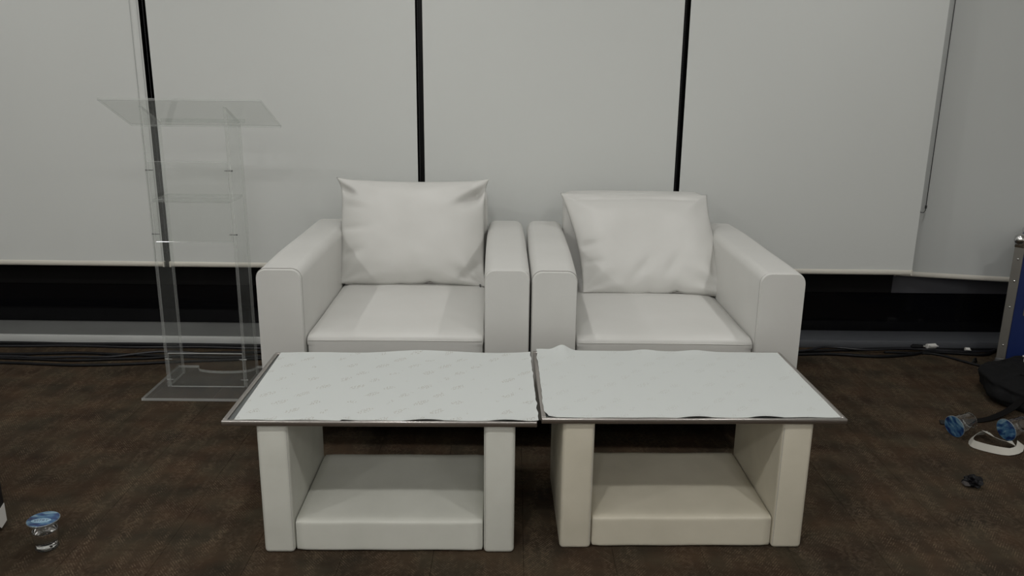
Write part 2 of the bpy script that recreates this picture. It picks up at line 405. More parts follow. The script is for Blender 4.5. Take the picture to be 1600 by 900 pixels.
# ------------------------------------------------------------------ ceiling downlights (they light the room)
for k, (lx, ly) in enumerate(LAMPS):
    e = empty('ceiling_downlight', (lx, ly, CEIL), 0, 'round ceiling downlight %s in the %s' % (('on the lectern side', 'in the middle', 'on the blue case side')[k % 3], ('row nearest the blinds', 'row above the coffee tables', 'second row back from the tables', 'row farthest from the blinds')[k // 3]), 'lamp', 'ceiling downlights')
    bm = bmesh.new(); lathe(bm, [(0.062, -0.001), (0.066, -0.006), (0.085, -0.004), (0.088, 0.0)], 32, False, False)
    obj('trim_ring', bm, M['white'], e, True)
    bm = bmesh.new(); lathe(bm, [(0.0005, -0.002), (0.062, -0.002)], 32, True, False)
    obj('diffuser', bm, M['lamp_glow'], e)
    ld = bpy.data.lights.new('downlight', 'AREA'); ld.shape = 'DISK'; ld.size = 0.13; ld.energy = LAMP_W*(0.62 if ly > 2 else 1.0); ld.color = LAMP_COL
    lo = bpy.data.objects.new('bulb', ld); link(lo, e); lo.location = (0, 0, -0.008)

# ------------------------------------------------------------------ armchairs
AW, ARM, DEP, ZA = 0.93, 0.155, 0.97, 0.645      # width, arm width, depth, arm height
def arm_profile(w, z0, z1, r):
    pts = []
    for cx, cz, a0 in ((w/2-r, z1-r, 0), (-w/2+r, z1-r, 90)):
        for k in range(7):
            a = R(a0 + 90*k/6); pts.append((cx + r*math.cos(a), cz + r*math.sin(a)))
    r2 = 0.012
    for cx, cz, a0 in ((-w/2+r2, z0+r2, 180), (w/2-r2, z0+r2, 270)):
        for k in range(4):
            a = R(a0 + 90*k/3); pts.append((cx + r2*math.cos(a), cz + r2*math.sin(a)))
    return pts
def arm_mesh(cx, sgn):
    bm = bmesh.new(); w = ARM; prof = arm_profile(w, 0.10, ZA, 0.034)
    ys = [(-DEP/2, 0.955), (-DEP/2+0.003, 0.975), (-DEP/2+0.009, 0.992), (-DEP/2+0.018, 1.0)]
    ys += [(-DEP/2+0.018+(DEP-0.05)*k/16, 1.0) for k in range(1, 17)]
    ys += [(DEP/2-0.014, 0.97), (DEP/2-0.004, 0.93)]
    rings = []
    for i, (y, s) in enumerate(ys):
        t = (y+DEP/2)/DEP
        bulge = 1 + 0.035*math.sin(math.pi*t)
        sag = 0.004*math.sin(math.pi*t) + 0.0015*math.sin(9*t+sgn)
        ring = []
        for x, z in prof:
            zc = 0.37
            bz = 1 + 0.02*math.sin(math.pi*min(max((z-0.1)/(ZA-0.1), 0), 1))
            ring.append(bm.verts.new((cx + x*s*bulge*bz, y, zc + (z-zc)*(1-(1-s)*0.25) + (sag if z > 0.5 else 0))))
        rings.append(ring)
    n = len(prof)
    for A, B in zip(rings, rings[1:]):
        for k in range(n): bm.faces.new((A[k], A[(k+1) % n], B[(k+1) % n], B[k]))
    # softly domed front panel
    c0 = bmesh.ops.inset_individual if False else None
    f0 = bm.faces.new(rings[0]); bm.faces.new(rings[-1])
    res = bmesh.ops.inset_region(bm, faces=[f0], thickness=0.02, depth=0.0, use_even_offset=True)
    for v in f0.verts: v.co.y -= 0.004
    return bm
def arm_seam(cx):
    prof = arm_profile(ARM, 0.10, ZA, 0.034)[:14]
    pts = [Vector((cx + ARM/2*0.985, -DEP/2+0.009, 0.14))]
    pts += [Vector((cx + x*0.992, -DEP/2+0.008, 0.37 + (z-0.37)*0.998)) for x, z in prof]
    pts += [Vector((cx - ARM/2*0.985, -DEP/2+0.009, 0.14))]
    bm = bmesh.new(); n = len(pts); tube(bm, pts, [0.0005] + [0.0013]*(n-2) + [0.0005], 6); return bm
def pad(x0, x1, y0, y1, z0, z1, r, crown, n=18, ears=0.0, seed=0.0):
    """soft upholstered block: rounded box whose faces swell"""
    bm = bmesh.new(); box(bm, x0, x1, y0, y1, z0, z1)
    bmesh.ops.subdivide_edges(bm, edges=list(bm.edges), cuts=n, use_grid_fill=True)
    cx, cy, cz = (x0+x1)/2, (y0+y1)/2, (z0+z1)/2; hx, hy, hz = (x1-x0)/2, (y1-y0)/2, (z1-z0)/2
    for v in bm.verts:
        q = Vector((v.co.x-cx, v.co.y-cy, v.co.z-cz))
        inner = Vector((max(-hx+r, min(hx-r, q.x)), max(-hy+r, min(hy-r, q.y)), max(-hz+r, min(hz-r, q.z))))
        d = q-inner
        if d.length > 1e-9: q = inner + d.normalized()*min(r, max(abs(d.x), abs(d.y), abs(d.z)))
        u, vv, ww = q.x/hx, q.y/hy, q.z/hz
        cr = crown*max(0, 1-u*u)**0.6*max(0, 1-vv*vv)**0.6
        if ww > 0.2: q.z += cr*(ww)
        if ears and vv < -0.75 and abs(u) > 0.9 and ww > 0.3:
            q.y -= ears*(abs(u)-0.9)*10; q.x += math.copysign(ears*0.3, u)
        q.z += 0.0015*noise.noise(Vector((q.x*9+seed, q.y*9, q.z*9)))
        v.co = Vector((cx, cy, cz)) + q
    return bm
def armchair(loc, rz, label):
    e = empty('armchair', loc, rz, label, 'armchair', 'white armchairs')
    xi = AW/2-ARM
    f = obj('base_frame', bx(-xi-0.01, xi+0.01, -DEP/2+0.025, DEP/2-0.03, 0.10, 0.305, r=0.008, seg=2), M['leather'], e, True, 40)
    obj('underlining', bx(-AW/2+0.02, AW/2-0.02, -DEP/2+0.04, DEP/2-0.04, 0.092, 0.10), M['underside'], f)
    for s in (-1, 1):
        cx = s*(AW/2-ARM/2)
        a = obj('armrest', arm_mesh(cx, s), M['leather'], e, True, 60)
        obj('seam', arm_seam(cx), M['seam'], a, True)
        for t in (-1, 1):
            bm = bmesh.new(); lathe(bm, [(0.02, 0.0), (0.022, 0.005), (0.028, 0.085), (0.028, 0.093)], 16)
            ft = obj('foot', bm, M['foot'], e, True, 40); ft.location = (s*(AW/2-0.10), t*(DEP/2-0.11), 0)
    st = obj('seat_cushion', pad(-xi+0.003, xi-0.003, -DEP/2+0.004, 0.36, 0.305, 0.409, 0.020, 0.012, ears=0.006, seed=rz*50), M['leather'], e, True)
    pp = [Vector((-xi+0.012, -DEP/2+0.0025, 0.390)), Vector((0, -DEP/2+0.0035, 0.391)), Vector((xi-0.012, -DEP/2+0.0025, 0.390))]
    bm = bmesh.new(); tube(bm, catmull(pp, 8), 0.0016, 6); obj('piping', bm, M['leather'], st, True)
    bk = obj('backrest', pad(-xi+0.002, xi-0.002, 0.345, DEP/2-0.01, 0.28, 0.785, 0.028, 0.006, seed=3+rz*20), M['leather'], e, True)
    return e
CH_L, CH_R = (-0.412, 3.165, 0), (0.531, 3.165, 0)
armchair(CH_L, R(1.0), 'white leatherette armchair on the left, beside the clear lectern')
armchair(CH_R, R(0.2), 'white leatherette armchair on the right, nearer the blue case')

# ------------------------------------------------------------------ cushions
def cushion(name, loc, lean, rz, w, h, t, label, kind):
    N_ = 56
    def P(u, v, side):
        x = w/2*u*(1-(0.075*(1-v*v) if kind else 0.065*(1-abs(v)**7))) + (-0.046*v if kind else 0)
        y = h/2*v*(1-(0.015 if v < 0 or kind else 0.045)*(1-u*u))
        prof = max(0.0, (1-abs(u)**3.2))**0.62*max(0.0, (1-abs(v)**3.0))**0.62
        z = t/2*prof*side
        if side > 0:
            nx = noise.noise(Vector((u*2.1+kind*5, v*2.1, 3.0)))*0.006 + noise.noise(Vector((u*5+kind*9, v*5, 7)))*0.0015
            z += nx*min(1, prof*2.2)
            for cu, cv, amp, k in ((1, 1, 0.003, 8), (-1, 1, 0.003, 7), (1, -1, 0.007, 8), (-1, -1, 0.005, 7)):
                du, dv = cu-u, cv-v; rr = math.hypot(du, dv); ang = math.atan2(abs(dv), abs(du)+1e-6)
                z += amp*math.sin(k*ang+kind)*math.exp(-((rr-0.35)/0.28)**2)*min(1, prof*3)
            if kind == 0:      # folded-back top corners, as ears that stand off the filling
                for cu, pu, pv, ln, wd, am in ((1, 0.84, 0.70, 0.24, 0.13, 0.062), (-1, 0.92, 0.80, 0.15, 0.09, 0.045)):
                    du, dv = u*cu-pu, v-pv
                    al, ac = du*0.75+dv*0.66, -du*0.66+dv*0.75
                    k_ = math.exp(-(ac/wd)**2) if ac < 0 else math.exp(-(ac/(wd*0.45))**2)
                    z -= am*k_*math.exp(-(al/ln)**2)*min(1, prof*2.5)
            else:              # slumped: creases low down and at the left edge
                for (pu, pv, a, l, wd, am) in ((-0.15, -0.55, 0.9, 0.30, 0.07, 0.010), (0.25, -0.52, 1.05, 0.26, 0.06, 0.008), (-0.86, -0.12, 0.2, 0.14, 0.06, 0.014), (-0.82, -0.45, -0.1, 0.13, 0.05, 0.012), (0.82, -0.5, 1.3, 0.3, 0.06, 0.012), (0.55, 0.82, 0.0, 0.7, 0.03, 0.006), (-0.5, 0.80, 0.0, 0.6, 0.03, 0.006)):
                    c, s = math.cos(a), math.sin(a); al = (u-pu)*c+(v-pv)*s; ac = -(u-pu)*s+(v-pv)*c
                    z -= am*math.exp(-(al/l)**2)*math.exp(-(ac/wd)**2)*min(1, prof*2.5)
            if kind == 0:
                for (pu, pv, a, l, wd, am) in ((-0.86, 0.05, 0.1, 0.2, 0.06, 0.010), (-0.84, -0.42, 0.5, 0.16, 0.07, 0.012), (-0.8, 0.45, -0.2, 0.2, 0.08, 0.008), (0.8, -0.75, 0.7, 0.25, 0.06, 0.010)):
                    c, s = math.cos(a), math.sin(a); al = (u-pu)*c+(v-pv)*s; ac = -(u-pu)*s+(v-pv)*c
                    z -= am*math.exp(-(al/l)**2)*math.exp(-(ac/wd)**2)*min(1, prof*2.5)
        # lower edge scallops
        if v < -0.6:
            k = ((-v-0.6)/0.4)**2
            y += k*(0.010*math.exp(-((u-0.22)/0.07)**2) + 0.006*math.exp(-((u+0.15)/0.06)**2) + 0.004*math.sin(5*u))
        if abs(u) > 0.8 and v > 0.8 and kind == 0:
            z += 0.030*((abs(u)-0.8)/0.2)*((v-0.8)/0.2)
        return Vector((x, y, z))
    bm = bmesh.new(); us = [math.sin(math.pi/2*(-1+2*i/N_))*0.55 + (-1+2*i/N_)*0.45 for i in range(N_+1)]
    F = {}; B = {}
    for i, u in enumerate(us):
        for j, v in enumerate(us):
            p = P(u, v, 1); F[i, j] = bm.verts.new(p)
            if i in (0, N_) or j in (0, N_): B[i, j] = F[i, j]
            else: B[i, j] = bm.verts.new(P(u, v, -0.7))
    for i in range(N_):
        for j in range(N_):
            bm.faces.new((F[i, j], F[i+1, j], F[i+1, j+1], F[i, j+1]))
            bm.faces.new((B[i, j], B[i, j+1], B[i+1, j+1], B[i+1, j]))
    # local axes: x right, y up the cushion, z to its front; stand it up and lean it back
    T = Matrix.Rotation(math.pi/2 - lean, 4, 'X') @ Matrix.Translation((0, h/2, 0))
    bmesh.ops.transform(bm, matrix=T, verts=bm.verts)
    e = empty(name, loc, rz, label, 'cushion', 'white cushions on the armchairs')
    o = obj('cover', bm, M['leather'], e, True)
    # zip along the lower edge
    pts = []
    for i in range(0, N_+1, 2):
        u = us[i]
        if -0.9 < u < 0.93: pts.append(T @ (P(u, -1, 1) + Vector((0, -0.001, 0.001))))
    zb = bmesh.new(); tube(zb, pts, 0.0022, 6); obj('zip', zb, M['seam'], o, True)
    zp = T @ P(0.9, -0.98, 1)
    obj('zip_pull', bx(zp.x-0.004, zp.x+0.004, zp.y-0.008, zp.y-0.004, zp.z-0.006, zp.z+0.008, r=0.001, seg=1), M['screw'], o)
    return e
cushion('cushion', (-0.425, 3.355, 0.411), R(18), R(0.5), 0.65, 0.455, 0.17, 'plump white cushion with pointed top corners, upright in the left armchair', 0)
cushion('cushion', (0.560, 3.240, 0.414), R(35), R(-1.0), 0.63, 0.46, 0.16, 'creased white cushion slumped back in the right armchair', 1)

# ------------------------------------------------------------------ coffee tables
TZ = 0.40
def coffee_table(loc, rz, TW, TD, slabs, ybase, depth, label, m):
    e = empty('coffee_table', loc, rz, label, 'table', 'white coffee tables')
    (a0, a1), (b0, b1) = slabs; y0, y1 = ybase, ybase+depth
    for s0, s1 in slabs:
        bm = bmesh.new(); box(bm, s0, s1, y0, y1, 0.0, TZ-0.0125, r=0.012, seg=4)
        sl = obj('side_panel', bm, m, e, True, 50)
        xin = s1 if s0 == a0 else s0
        sb = bmesh.new(); tube(sb, [Vector((xin - math.copysign(0.0045, xin-(s0+s1)/2), y0+0.0035, 0.012)), Vector((xin - math.copysign(0.0045, xin-(s0+s1)/2), y0+0.0035, TZ-0.03))], 0.001, 5)
        obj('seam', sb, M['seam'], sl)
    sh = obj('lower_shelf', pad(a1+0.0015, b0-0.0015, y0+0.004, y1-0.004, 0.003, 0.098, 0.010, 0.005, seed=rz*99), m, e, True)
    W, D, fw = TW/2, TD/2, 0.013
    z0, z1 = TZ-0.0125, TZ+0.002
    obj('frame_rail', bx(-W, W, -D, -D+fw, z0, z1, r=0.002, seg=2), M['steel'], e, True, 50)
    obj('frame_rail', bx(-W, W, D-fw, D, z0, z1, r=0.002, seg=2), M['steel'], e, True, 50)
    obj('frame_rail', bx(-W, -W+fw, -D+fw, D-fw, z0, z1, r=0.002, seg=2), M['steel'], e, True, 50)
    obj('frame_rail', bx(W-fw, W, -D+fw, D-fw, z0, z1, r=0.002, seg=2), M['steel'], e, True, 50)
    obj('glass_top', bx(-W+fw, W-fw, -D+fw, D-fw, TZ-0.0085, TZ-0.003), M['glass_dark'], e)
    obj('top_board', bx(-W+fw, W-fw, -D+fw, D-fw, z0, TZ-0.0085), M['white'], e)
    return e
TL_LOC, TL_RZ = Vector((-0.350, 2.255, 0)), R(1.05)
TR_LOC, TR_RZ = Vector((0.4895, 2.297, 0)), R(1.35)
coffee_table(TL_LOC, TL_RZ, 0.831, 0.541, ((-0.331, -0.247), (0.275, 0.359)), -0.256, 0.418, 'white padded coffee table on the left under the floral eyelet cloth', M['leather_cream'])
coffee_table(TR_LOC, TR_RZ, 0.826, 0.545, ((-0.354, -0.266), (0.246, 0.331)), -0.258, 0.412, 'ivory padded coffee table on the right, yellower and slightly stained', M['leather_ivory'])

def table_cloth(corners, loc, rz, label, kind, m):
    BL, BR, FR, FL = [Matrix.Rotation(-rz, 2) @ (Vector(c)-loc.xy) for c in corners]
    NU, NV = 110, 70
    bm = bmesh.new(); g = []
    for j in range(NV+1):
        v = j/NV; row = []
        for i in range(NU+1):
            u = i/NU
            p = (FL*(1-u)+FR*u)*(1-v) + (BL*(1-u)+BR*u)*v
            x, y = p; z = TZ + 0.0032 + 0.0010*noise.noise(Vector((x*14, y*14, kind*4.0)))
            eb_ = max(0, 1-v/0.05); et = max(0, (v-0.95)/0.05); el_ = max(0, 1-u/0.03); er = max(0, (u-0.97)/0.03)
            if kind == 0:
                z += 0.007*max(0, (v-0.86)/0.14)**2*math.exp(-((u-0.55)/0.16)**2)
                z += eb_*0.0035*(max(0, math.sin(u*22+0.5))*(u > 0.35)) + er*0.002
                y += et*0.004*math.sin(u*13); y += eb_*0.002*math.sin(u*31)
                x += er*0.004*noise.noise(Vector((0, y*30, 1)))
            else:
                z += 0.020*max(0, (v-0.80)/0.20)**1.5*math.exp(-((u-0.105)/0.035)**2)
                z += 0.006*max(0, (v-0.88)/0.12)**2*(math.exp(-((u-0.45)/0.05)**2)+math.exp(-((u-0.66)/0.06)**2)+0.8*math.exp(-((u-0.02)/0.04)**2))
                z += eb_*0.004*(max(0, math.sin(u*26+1.0))*(0.45 < u < 0.9))
                y += eb_*0.0015*math.sin(u*37); x += el_*0.004*noise.noise(Vector((0, y*22, 5)))
                if u < 0.04 and v < 0.08:            # rounded near corner
                    k = (1-u/0.04)*(1-v/0.08); x += 0.010*k; y += 0.012*k
            row.append(bm.verts.new((x, y, z)))
        g.append(row)
    for j in range(NV):
        for i in range(NU): bm.faces.new((g[j][i], g[j][i+1], g[j+1][i+1], g[j+1][i]))
    r = bmesh.ops.extrude_face_region(bm, geom=list(bm.faces))
    for v in r['geom']:
        if isinstance(v, bmesh.types.BMVert): v.co.z -= 0.0009
    o = obj('table_cloth', bm, m, None, True, 50); o.location = loc; o.rotation_euler = (0, 0, rz)
    return tag(o, label, 'tablecloth', 'white cloths on the coffee tables')
table_cloth([(-0.75, 2.513), (0.062, 2.541), (0.074, 2.000), (-0.729, 1.986)], TL_LOC, TL_RZ, 'white cloth with tan eyelet clusters on the left coffee table', 0, M['cloth'])
table_cloth([(0.083, 2.566), (0.884, 2.568), (0.894, 2.046), (0.092, 2.022)], TR_LOC, TR_RZ, 'plainer white cloth with raised back fold on the right coffee table', 1, M['cloth_faint'])

# ------------------------------------------------------------------ clear acrylic lectern
LX, LY = -1.262, 3.25
lec = empty('lectern', (LX, LY, 0), R(0.4), 'clear acrylic lectern standing beside the left armchair', 'lectern')
def plate(name, poly_fn, parent=lec, mats=('acrylic', 'acrylic_edge')):
    bm = bmesh.new(); poly_fn(bm)
    bmesh.ops.recalc_face_normals(bm, faces=bm.faces)
    bmesh.ops.bevel(bm, geom=list(bm.edges), offset=0.0013, segments=1, affect='EDGES')
    fs = sorted(bm.faces, key=lambda f: -f.calc_area())
    big = set(fs[:2])
    for f in bm.faces:
        es = min(e.calc_length() for e in f.edges)
        f.material_index = 0 if f in big else (1 if es > 0.003 else 2)
    return obj(name, bm, [M[mats[0]], M[mats[1]], M['acrylic_bevel']], parent)
def base_fn(bm):
    x0, x1, y0, y1 = -0.223, 0.223, -0.202, 0.182
    poly = [(x0, y0), (x1, y0), (x1, y1), (0.131, y1)]
    for k in range(0, 15):
        t = math.pi*k/14
        poly.append((0.128*math.cos(t), y1-0.006-0.062*math.sin(t)**0.7))
    poly += [(-0.131, y1), (x0, y1)]
    prism(bm, poly, 0.0, 0.012)
plate('base_plate', base_fn, mats=('acrylic_scuffed', 'acrylic_cut'))
HW, TH, YF, YK = 0.166, 0.012, -0.08, 0.08
for s in (-1, 1):
    def side_fn(bm, s=s):
        xo, xi_ = s*HW, s*(HW-TH)
        pts = [(YF, 0.012), (YK, 0.012), (YK, 1.086), (YF, 1.155)]
        A = [bm.verts.new((xo, y, z)) for y, z in pts]; B = [bm.verts.new((xi_, y, z)) for y, z in pts]
        for k in range(4): bm.faces.new((A[k], A[(k+1) % 4], B[(k+1) % 4], B[k]))
        bm.faces.new(A); bm.faces.new(B)
    sp_ = plate('side_panel', side_fn)
    for zz in (0.042, 0.132, 0.657, 0.910):
        bm = bmesh.new()
        tube(bm, [Vector((s*(HW+0.002), YF+0.008, zz)), Vector((s*(HW-TH-0.016), YF+0.008, zz))], [0.0022, 0.0012], 8)
        lathe(bm, [(0.0035, 0), (0.0035, 0.0015)], 10, matrix=Matrix.Translation((s*(HW+0.0015), YF+0.008, zz)) @ Matrix.Rotation(math.pi/2, 4, 'Y'))
        obj('screw', bm, M['screw'] if zz > 0.3 else M['chrome'], sp_, True, 40)
IN = HW-TH-0.0005
plate('kick_board', lambda bm: box(bm, -IN, IN, YF, YF+0.010, 0.0125, 0.160), mats=('acrylic', 'acrylic_cut'))
plate('front_panel', lambda bm: box(bm, -IN, IN, YF, YF+0.008, 0.626, 0.945))
plate('shelf', lambda bm: box(bm, -IN, IN, YF+0.009, YK, 0.784, 0.796))
def top_fn(bm):
    x0, x1 = -0.300, 0.312; pts = [(-0.123, 1.1755), (0.140, 1.0620)]
    n = Vector((pts[1][0]-pts[0][0], pts[1][1]-pts[0][1])).normalized(); nn = (-n.y*0.010, n.x*0.010)
    q = [pts[0], pts[1], (pts[1][0]+nn[0], pts[1][1]+nn[1]), (pts[0][0]+nn[0], pts[0][1]+nn[1])]
    A = [bm.verts.new((x0, y, z)) for y, z in q]; B = [bm.verts.new((x1, y, z)) for y, z in q]
    for k in range(4): bm.faces.new((A[k], A[(k+1) % 4], B[(k+1) % 4], B[k]))
    bm.faces.new(A); bm.faces.new(B)
top = plate('reading_top', top_fn)
lipb = bmesh.new(); box(lipb, -0.17, 0.17, 0.118, 0.126, 1.0805, 1.096)
obj('paper_stop', lipb, M['acrylic_edge'], top)

# ------------------------------------------------------------------ cables along the wall
def cable(pts, r, label, m='cable', n=8, lift=0.0, group=None, cat='cable'):
    r *= 1.2
    P3 = [(x, y, r+lift+(p[0] if p else 0)) for x, y, *p in pts]
    bm = bmesh.new(); tube(bm, catmull(P3, n), r, 8)
    o = obj('cable', bm, M[m], None, True)
    return tag(o, label, cat, group or ('black cables on the floor at the left' if pts[0][0] < 0 else 'black cables on the floor at the right'))
cable([(-3.3, 3.70), (-2.43, 3.712), (-2.1, 3.706), (-1.82, 3.714), (-1.5, 3.716), (-1.2, 3.712), (-0.7, 3.71)], 0.007, 'thick black cable tight against the foot of the white ledge at left')
cable([(-3.3, 3.69), (-2.5, 3.672), (-2.1, 3.688), (-1.8, 3.676), (-1.5, 3.690), (-1.2, 3.680), (-0.7, 3.69)], 0.0055, 'black cable second nearest the white ledge at left', 'cable_grey')
cable([(-3.2, 3.56), (-2.355, 3.560), (-2.176, 3.572), (-1.998, 3.586), (-1.828, 3.572), (-1.628, 3.560), (-1.378, 3.545), (-1.10, 3.57), (-0.8, 3.60)], 0.006, 'black cable rearmost of the loose bundle behind the lectern')
cable([(-3.2, 3.50), (-2.344, 3.532), (-2.181, 3.520), (-2.005, 3.535), (-1.841, 3.542), (-1.624, 3.586, 0.012), (-1.4, 3.60), (-1.1, 3.645), (-0.8, 3.66)], 0.005, 'dark grey glossy cable crossing over the bundle at left', 'cable_grey')
cable([(-3.2, 3.55), (-2.4, 3.51), (-2.181, 3.497), (-2.005, 3.486), (-1.841, 3.505), (-1.64, 3.530), (-1.4, 3.575, 0.011), (-1.1, 3.625), (-0.8, 3.635)], 0.0055, 'black cable in the middle of the bundle behind the lectern')
cable([(-3.2, 3.48), (-2.294, 3.448), (-2.115, 3.436), (-1.938, 3.426), (-1.72, 3.447), (-1.56, 3.476), (-1.369, 3.505), (-1.1, 3.545), (-0.8, 3.58)], 0.0055, 'black cable nearest the camera in the left bundle, bowing towards the lectern base')
cable([(0.95, 3.70), (1.371, 3.725), (1.521, 3.742), (1.69, 3.760), (1.842, 3.780), (1.985, 3.784), (2.138, 3.778), (2.279, 3.782), (2.5, 3.787), (2.9, 3.787)], 0.006, 'black cable closest to the grey ledge at right')
cable([(0.95, 3.74), (1.355, 3.70), (1.531, 3.765), (1.709, 3.730), (1.907, 3.755), (2.02, 3.742), (2.164, 3.722), (2.30, 3.728), (2.345, 3.752), (2.38, 3.778)], 0.005, 'dark grey cable winding between the two thick ones at right', 'cable_grey', lift=0.011)
cable([(0.95, 3.66), (1.343, 3.680), (1.528, 3.690), (1.733, 3.662), (1.9, 3.692), (2.03, 3.735), (2.25, 3.705), (2.325, 3.742), (2.36, 3.775)], 0.0065, 'thick black cable nearest the camera along the right ledge')
cable([(1.80, 3.73), (1.95, 3.722), (2.03, 3.712), (2.082, 3.667), (2.127, 3.601), (2.185, 3.535), (2.25, 3.46)], 0.005, 'black cable bending away from the wall towards the black bag', lift=0.0)
def connector(loc, rz, label, m, l=0.055, rr=0.011):
    e = empty('cable_connector', loc, rz, label, 'connector')
    bm = bmesh.new(); lathe(bm, [(0.004, -l/2), (rr, -l/2+0.008), (rr, l*0.12), (rr*0.85, l*0.12), (rr*0.85, l/2)], 14, matrix=Matrix.Translation((0, 0, rr)) @ Matrix.Rotation(math.pi/2, 4, 'Y'))
    obj('body', bm, m, e, True, 40)
    bm = bmesh.new(); lathe(bm, [(rr*0.7, 0), (rr*0.7, 0.012)], 12, matrix=Matrix.Translation((l/2, 0, rr)) @ Matrix.Rotation(math.pi/2, 4, 'Y'))
    obj('plug_tip', bm, M['chrome'], e, True, 40)
    return e
connector((1.965, 3.755, 0.018), R(-3), 'black plug with metal tip lying among the right cables', M['cable'])
tg = empty('cable_tag', (2.035, 3.757, 0.018), R(8), 'white paper tag wrapped on the right cable bundle', 'tag')
bm = bmesh.new(); lathe(bm, [(0.012, -0.022), (0.0125, 0.022)], 12, matrix=Matrix.Translation((0, 0, 0.013)) @ Matrix.Rotation(math.pi/2, 4, 'Y')); obj('wrap', bm, M['white'], tg, True, 40)
obj('flag', bx(-0.02, 0.02, -0.030, -0.008, 0.020, 0.0215), M['white'], tg)
tg2 = empty('cable_tag', (2.20, 3.735, 0.016), R(-5), 'small white tag on the cable behind the blue case edge', 'tag')
bm = bmesh.new(); lathe(bm, [(0.009, -0.010), (0.009, 0.010)], 12, matrix=Matrix.Translation((0, 0, 0.008)) @ Matrix.Rotation(math.pi/2, 4, 'Y')); obj('wrap', bm, M['white'], tg2, True, 40)
obj('flag', bx(-0.009, 0.009, -0.022, -0.004, 0.010, 0.0115), M['white'], tg2)
# small black clip on the carpet by the case
cl = empty('cable_clip', (2.165, 3.60, 0), R(25), 'small black bent clip on the carpet before the blue case', 'clip')
bm = bmesh.new(); tube(bm, catmull([(-0.018, 0, 0.004), (-0.010, 0, 0.018), (0.004, 0.002, 0.026), (0.014, 0.004, 0.012), (0.022, 0.006, 0.004)], 5), 0.004, 8); obj('hook', bm, M['cable'], cl, True)
bm = bmesh.new(); tube(bm, [Vector((0.0, -0.012, 0.003)), Vector((0.02, 0.018, 0.003))], 0.003, 6); obj('pin', bm, M['cable'], cl, True)

# ------------------------------------------------------------------ blue flight case
fc = empty('flight_case', (2.215, 3.53, 0), R(-38), 'blue flight case with aluminium edges at the right picture edge', 'case')
CW, CD, CHh = 0.62, 0.30, 0.62
obj('panel_body', bx(0.006, CW-0.006, 0.006, CD-0.006, 0.008, CHh-0.006), M['case_blue'], fc)
EW = 0.038
def angle_edge(name, bmf): return obj(name, bmf, M['alu'], fc, True, 40)
for (ex, sx) in ((0, 1), (CW, -1)):
    for (ey, sy) in ((0, 1), (CD, -1)):
        bm = bmesh.new()
        box(bm, min(ex, ex+sx*EW), max(ex, ex+sx*EW), min(ey, ey+sy*0.005), max(ey, ey+sy*0.005), 0.008, CHh-0.03, r=0.0015, seg=1)
        box(bm, min(ex, ex+sx*0.005), max(ex, ex+sx*0.005), min(ey+sy*0.005, ey+sy*EW), max(ey+sy*0.005, ey+sy*EW), 0.008, CHh-0.03, r=0.0015, seg=1)
        ed = angle_edge('edge_profile', bm)
        for zz in (0.12, 0.30, 0.42, 0.52):
            rv = bmesh.new(); lathe(rv, [(0.005, 0), (0.004, 0.002), (0.0005, 0.0026)], 10, matrix=Matrix.Translation((ex+sx*0.02, ey, zz)) @ Matrix.Rotation(math.pi/2 if sy > 0 else -math.pi/2, 4, 'X'))
            obj('rivet', rv, M['chrome'], ed, True)
for zz in (0.008, CHh-EW):
    obj('edge_profile', bx(EW, CW-EW, -0.0005, 0.005, zz, zz+EW, r=0.0015, seg=1), M['alu'], fc)
obj('edge_profile', bx(EW, CW-EW, 0.005, EW, CHh-0.005, CHh, r=0.0015, seg=1), M['alu'], fc)
for ex in (0.0, CW):
    for ey in (0.0, CD):
        for ez in (0.008, CHh):
            bm = bmesh.new(); s = 1 if ex == 0 else -1; t = 1 if ey == 0 else -1; q = 1 if ez < 0.1 else -1
            bmesh.ops.create_uvsphere(bm, u_segments=16, v_segments=10, radius=0.026, matrix=Matrix.Translation((ex+s*0.014, ey+t*0.014, ez+q*0.014)))
            box(bm, min(ex-s*0.003, ex+s*0.05), max(ex-s*0.003, ex+s*0.05), min(ey-t*0.003, ey+t*0.012), max(ey-t*0.003, ey+t*0.012), min(ez-q*0.002, ez+q*0.05), max(ez-q*0.002, ez+q*0.05), r=0.006, seg=2)
            obj('ball_corner', bm, M['chrome'] if ez > 0.1 else M['screw'], fc, True, 40)
for ex in (0.05, CW-0.05):
    for ey in (0.05, CD-0.05):
        bm = bmesh.new(); lathe(bm, [(0.022, 0), (0.025, 0.008)], 16); ft = obj('rubber_foot', bm, M['foot'], fc, True, 40); ft.location = (ex, ey, 0)
lt = obj('latch', bx(0.075, 0.165, -0.004, 0.006, 0.27, 0.39, r=0.003, seg=2), M['alu'], fc)
obj('latch_dish', bx(0.085, 0.155, -0.0055, -0.0035, 0.28, 0.38, r=0.001, seg=1), M['screw'], lt)
obj('latch_key', bx(0.105, 0.135, -0.014, -0.005, 0.315, 0.345, r=0.003, seg=2), M['chrome'], lt)

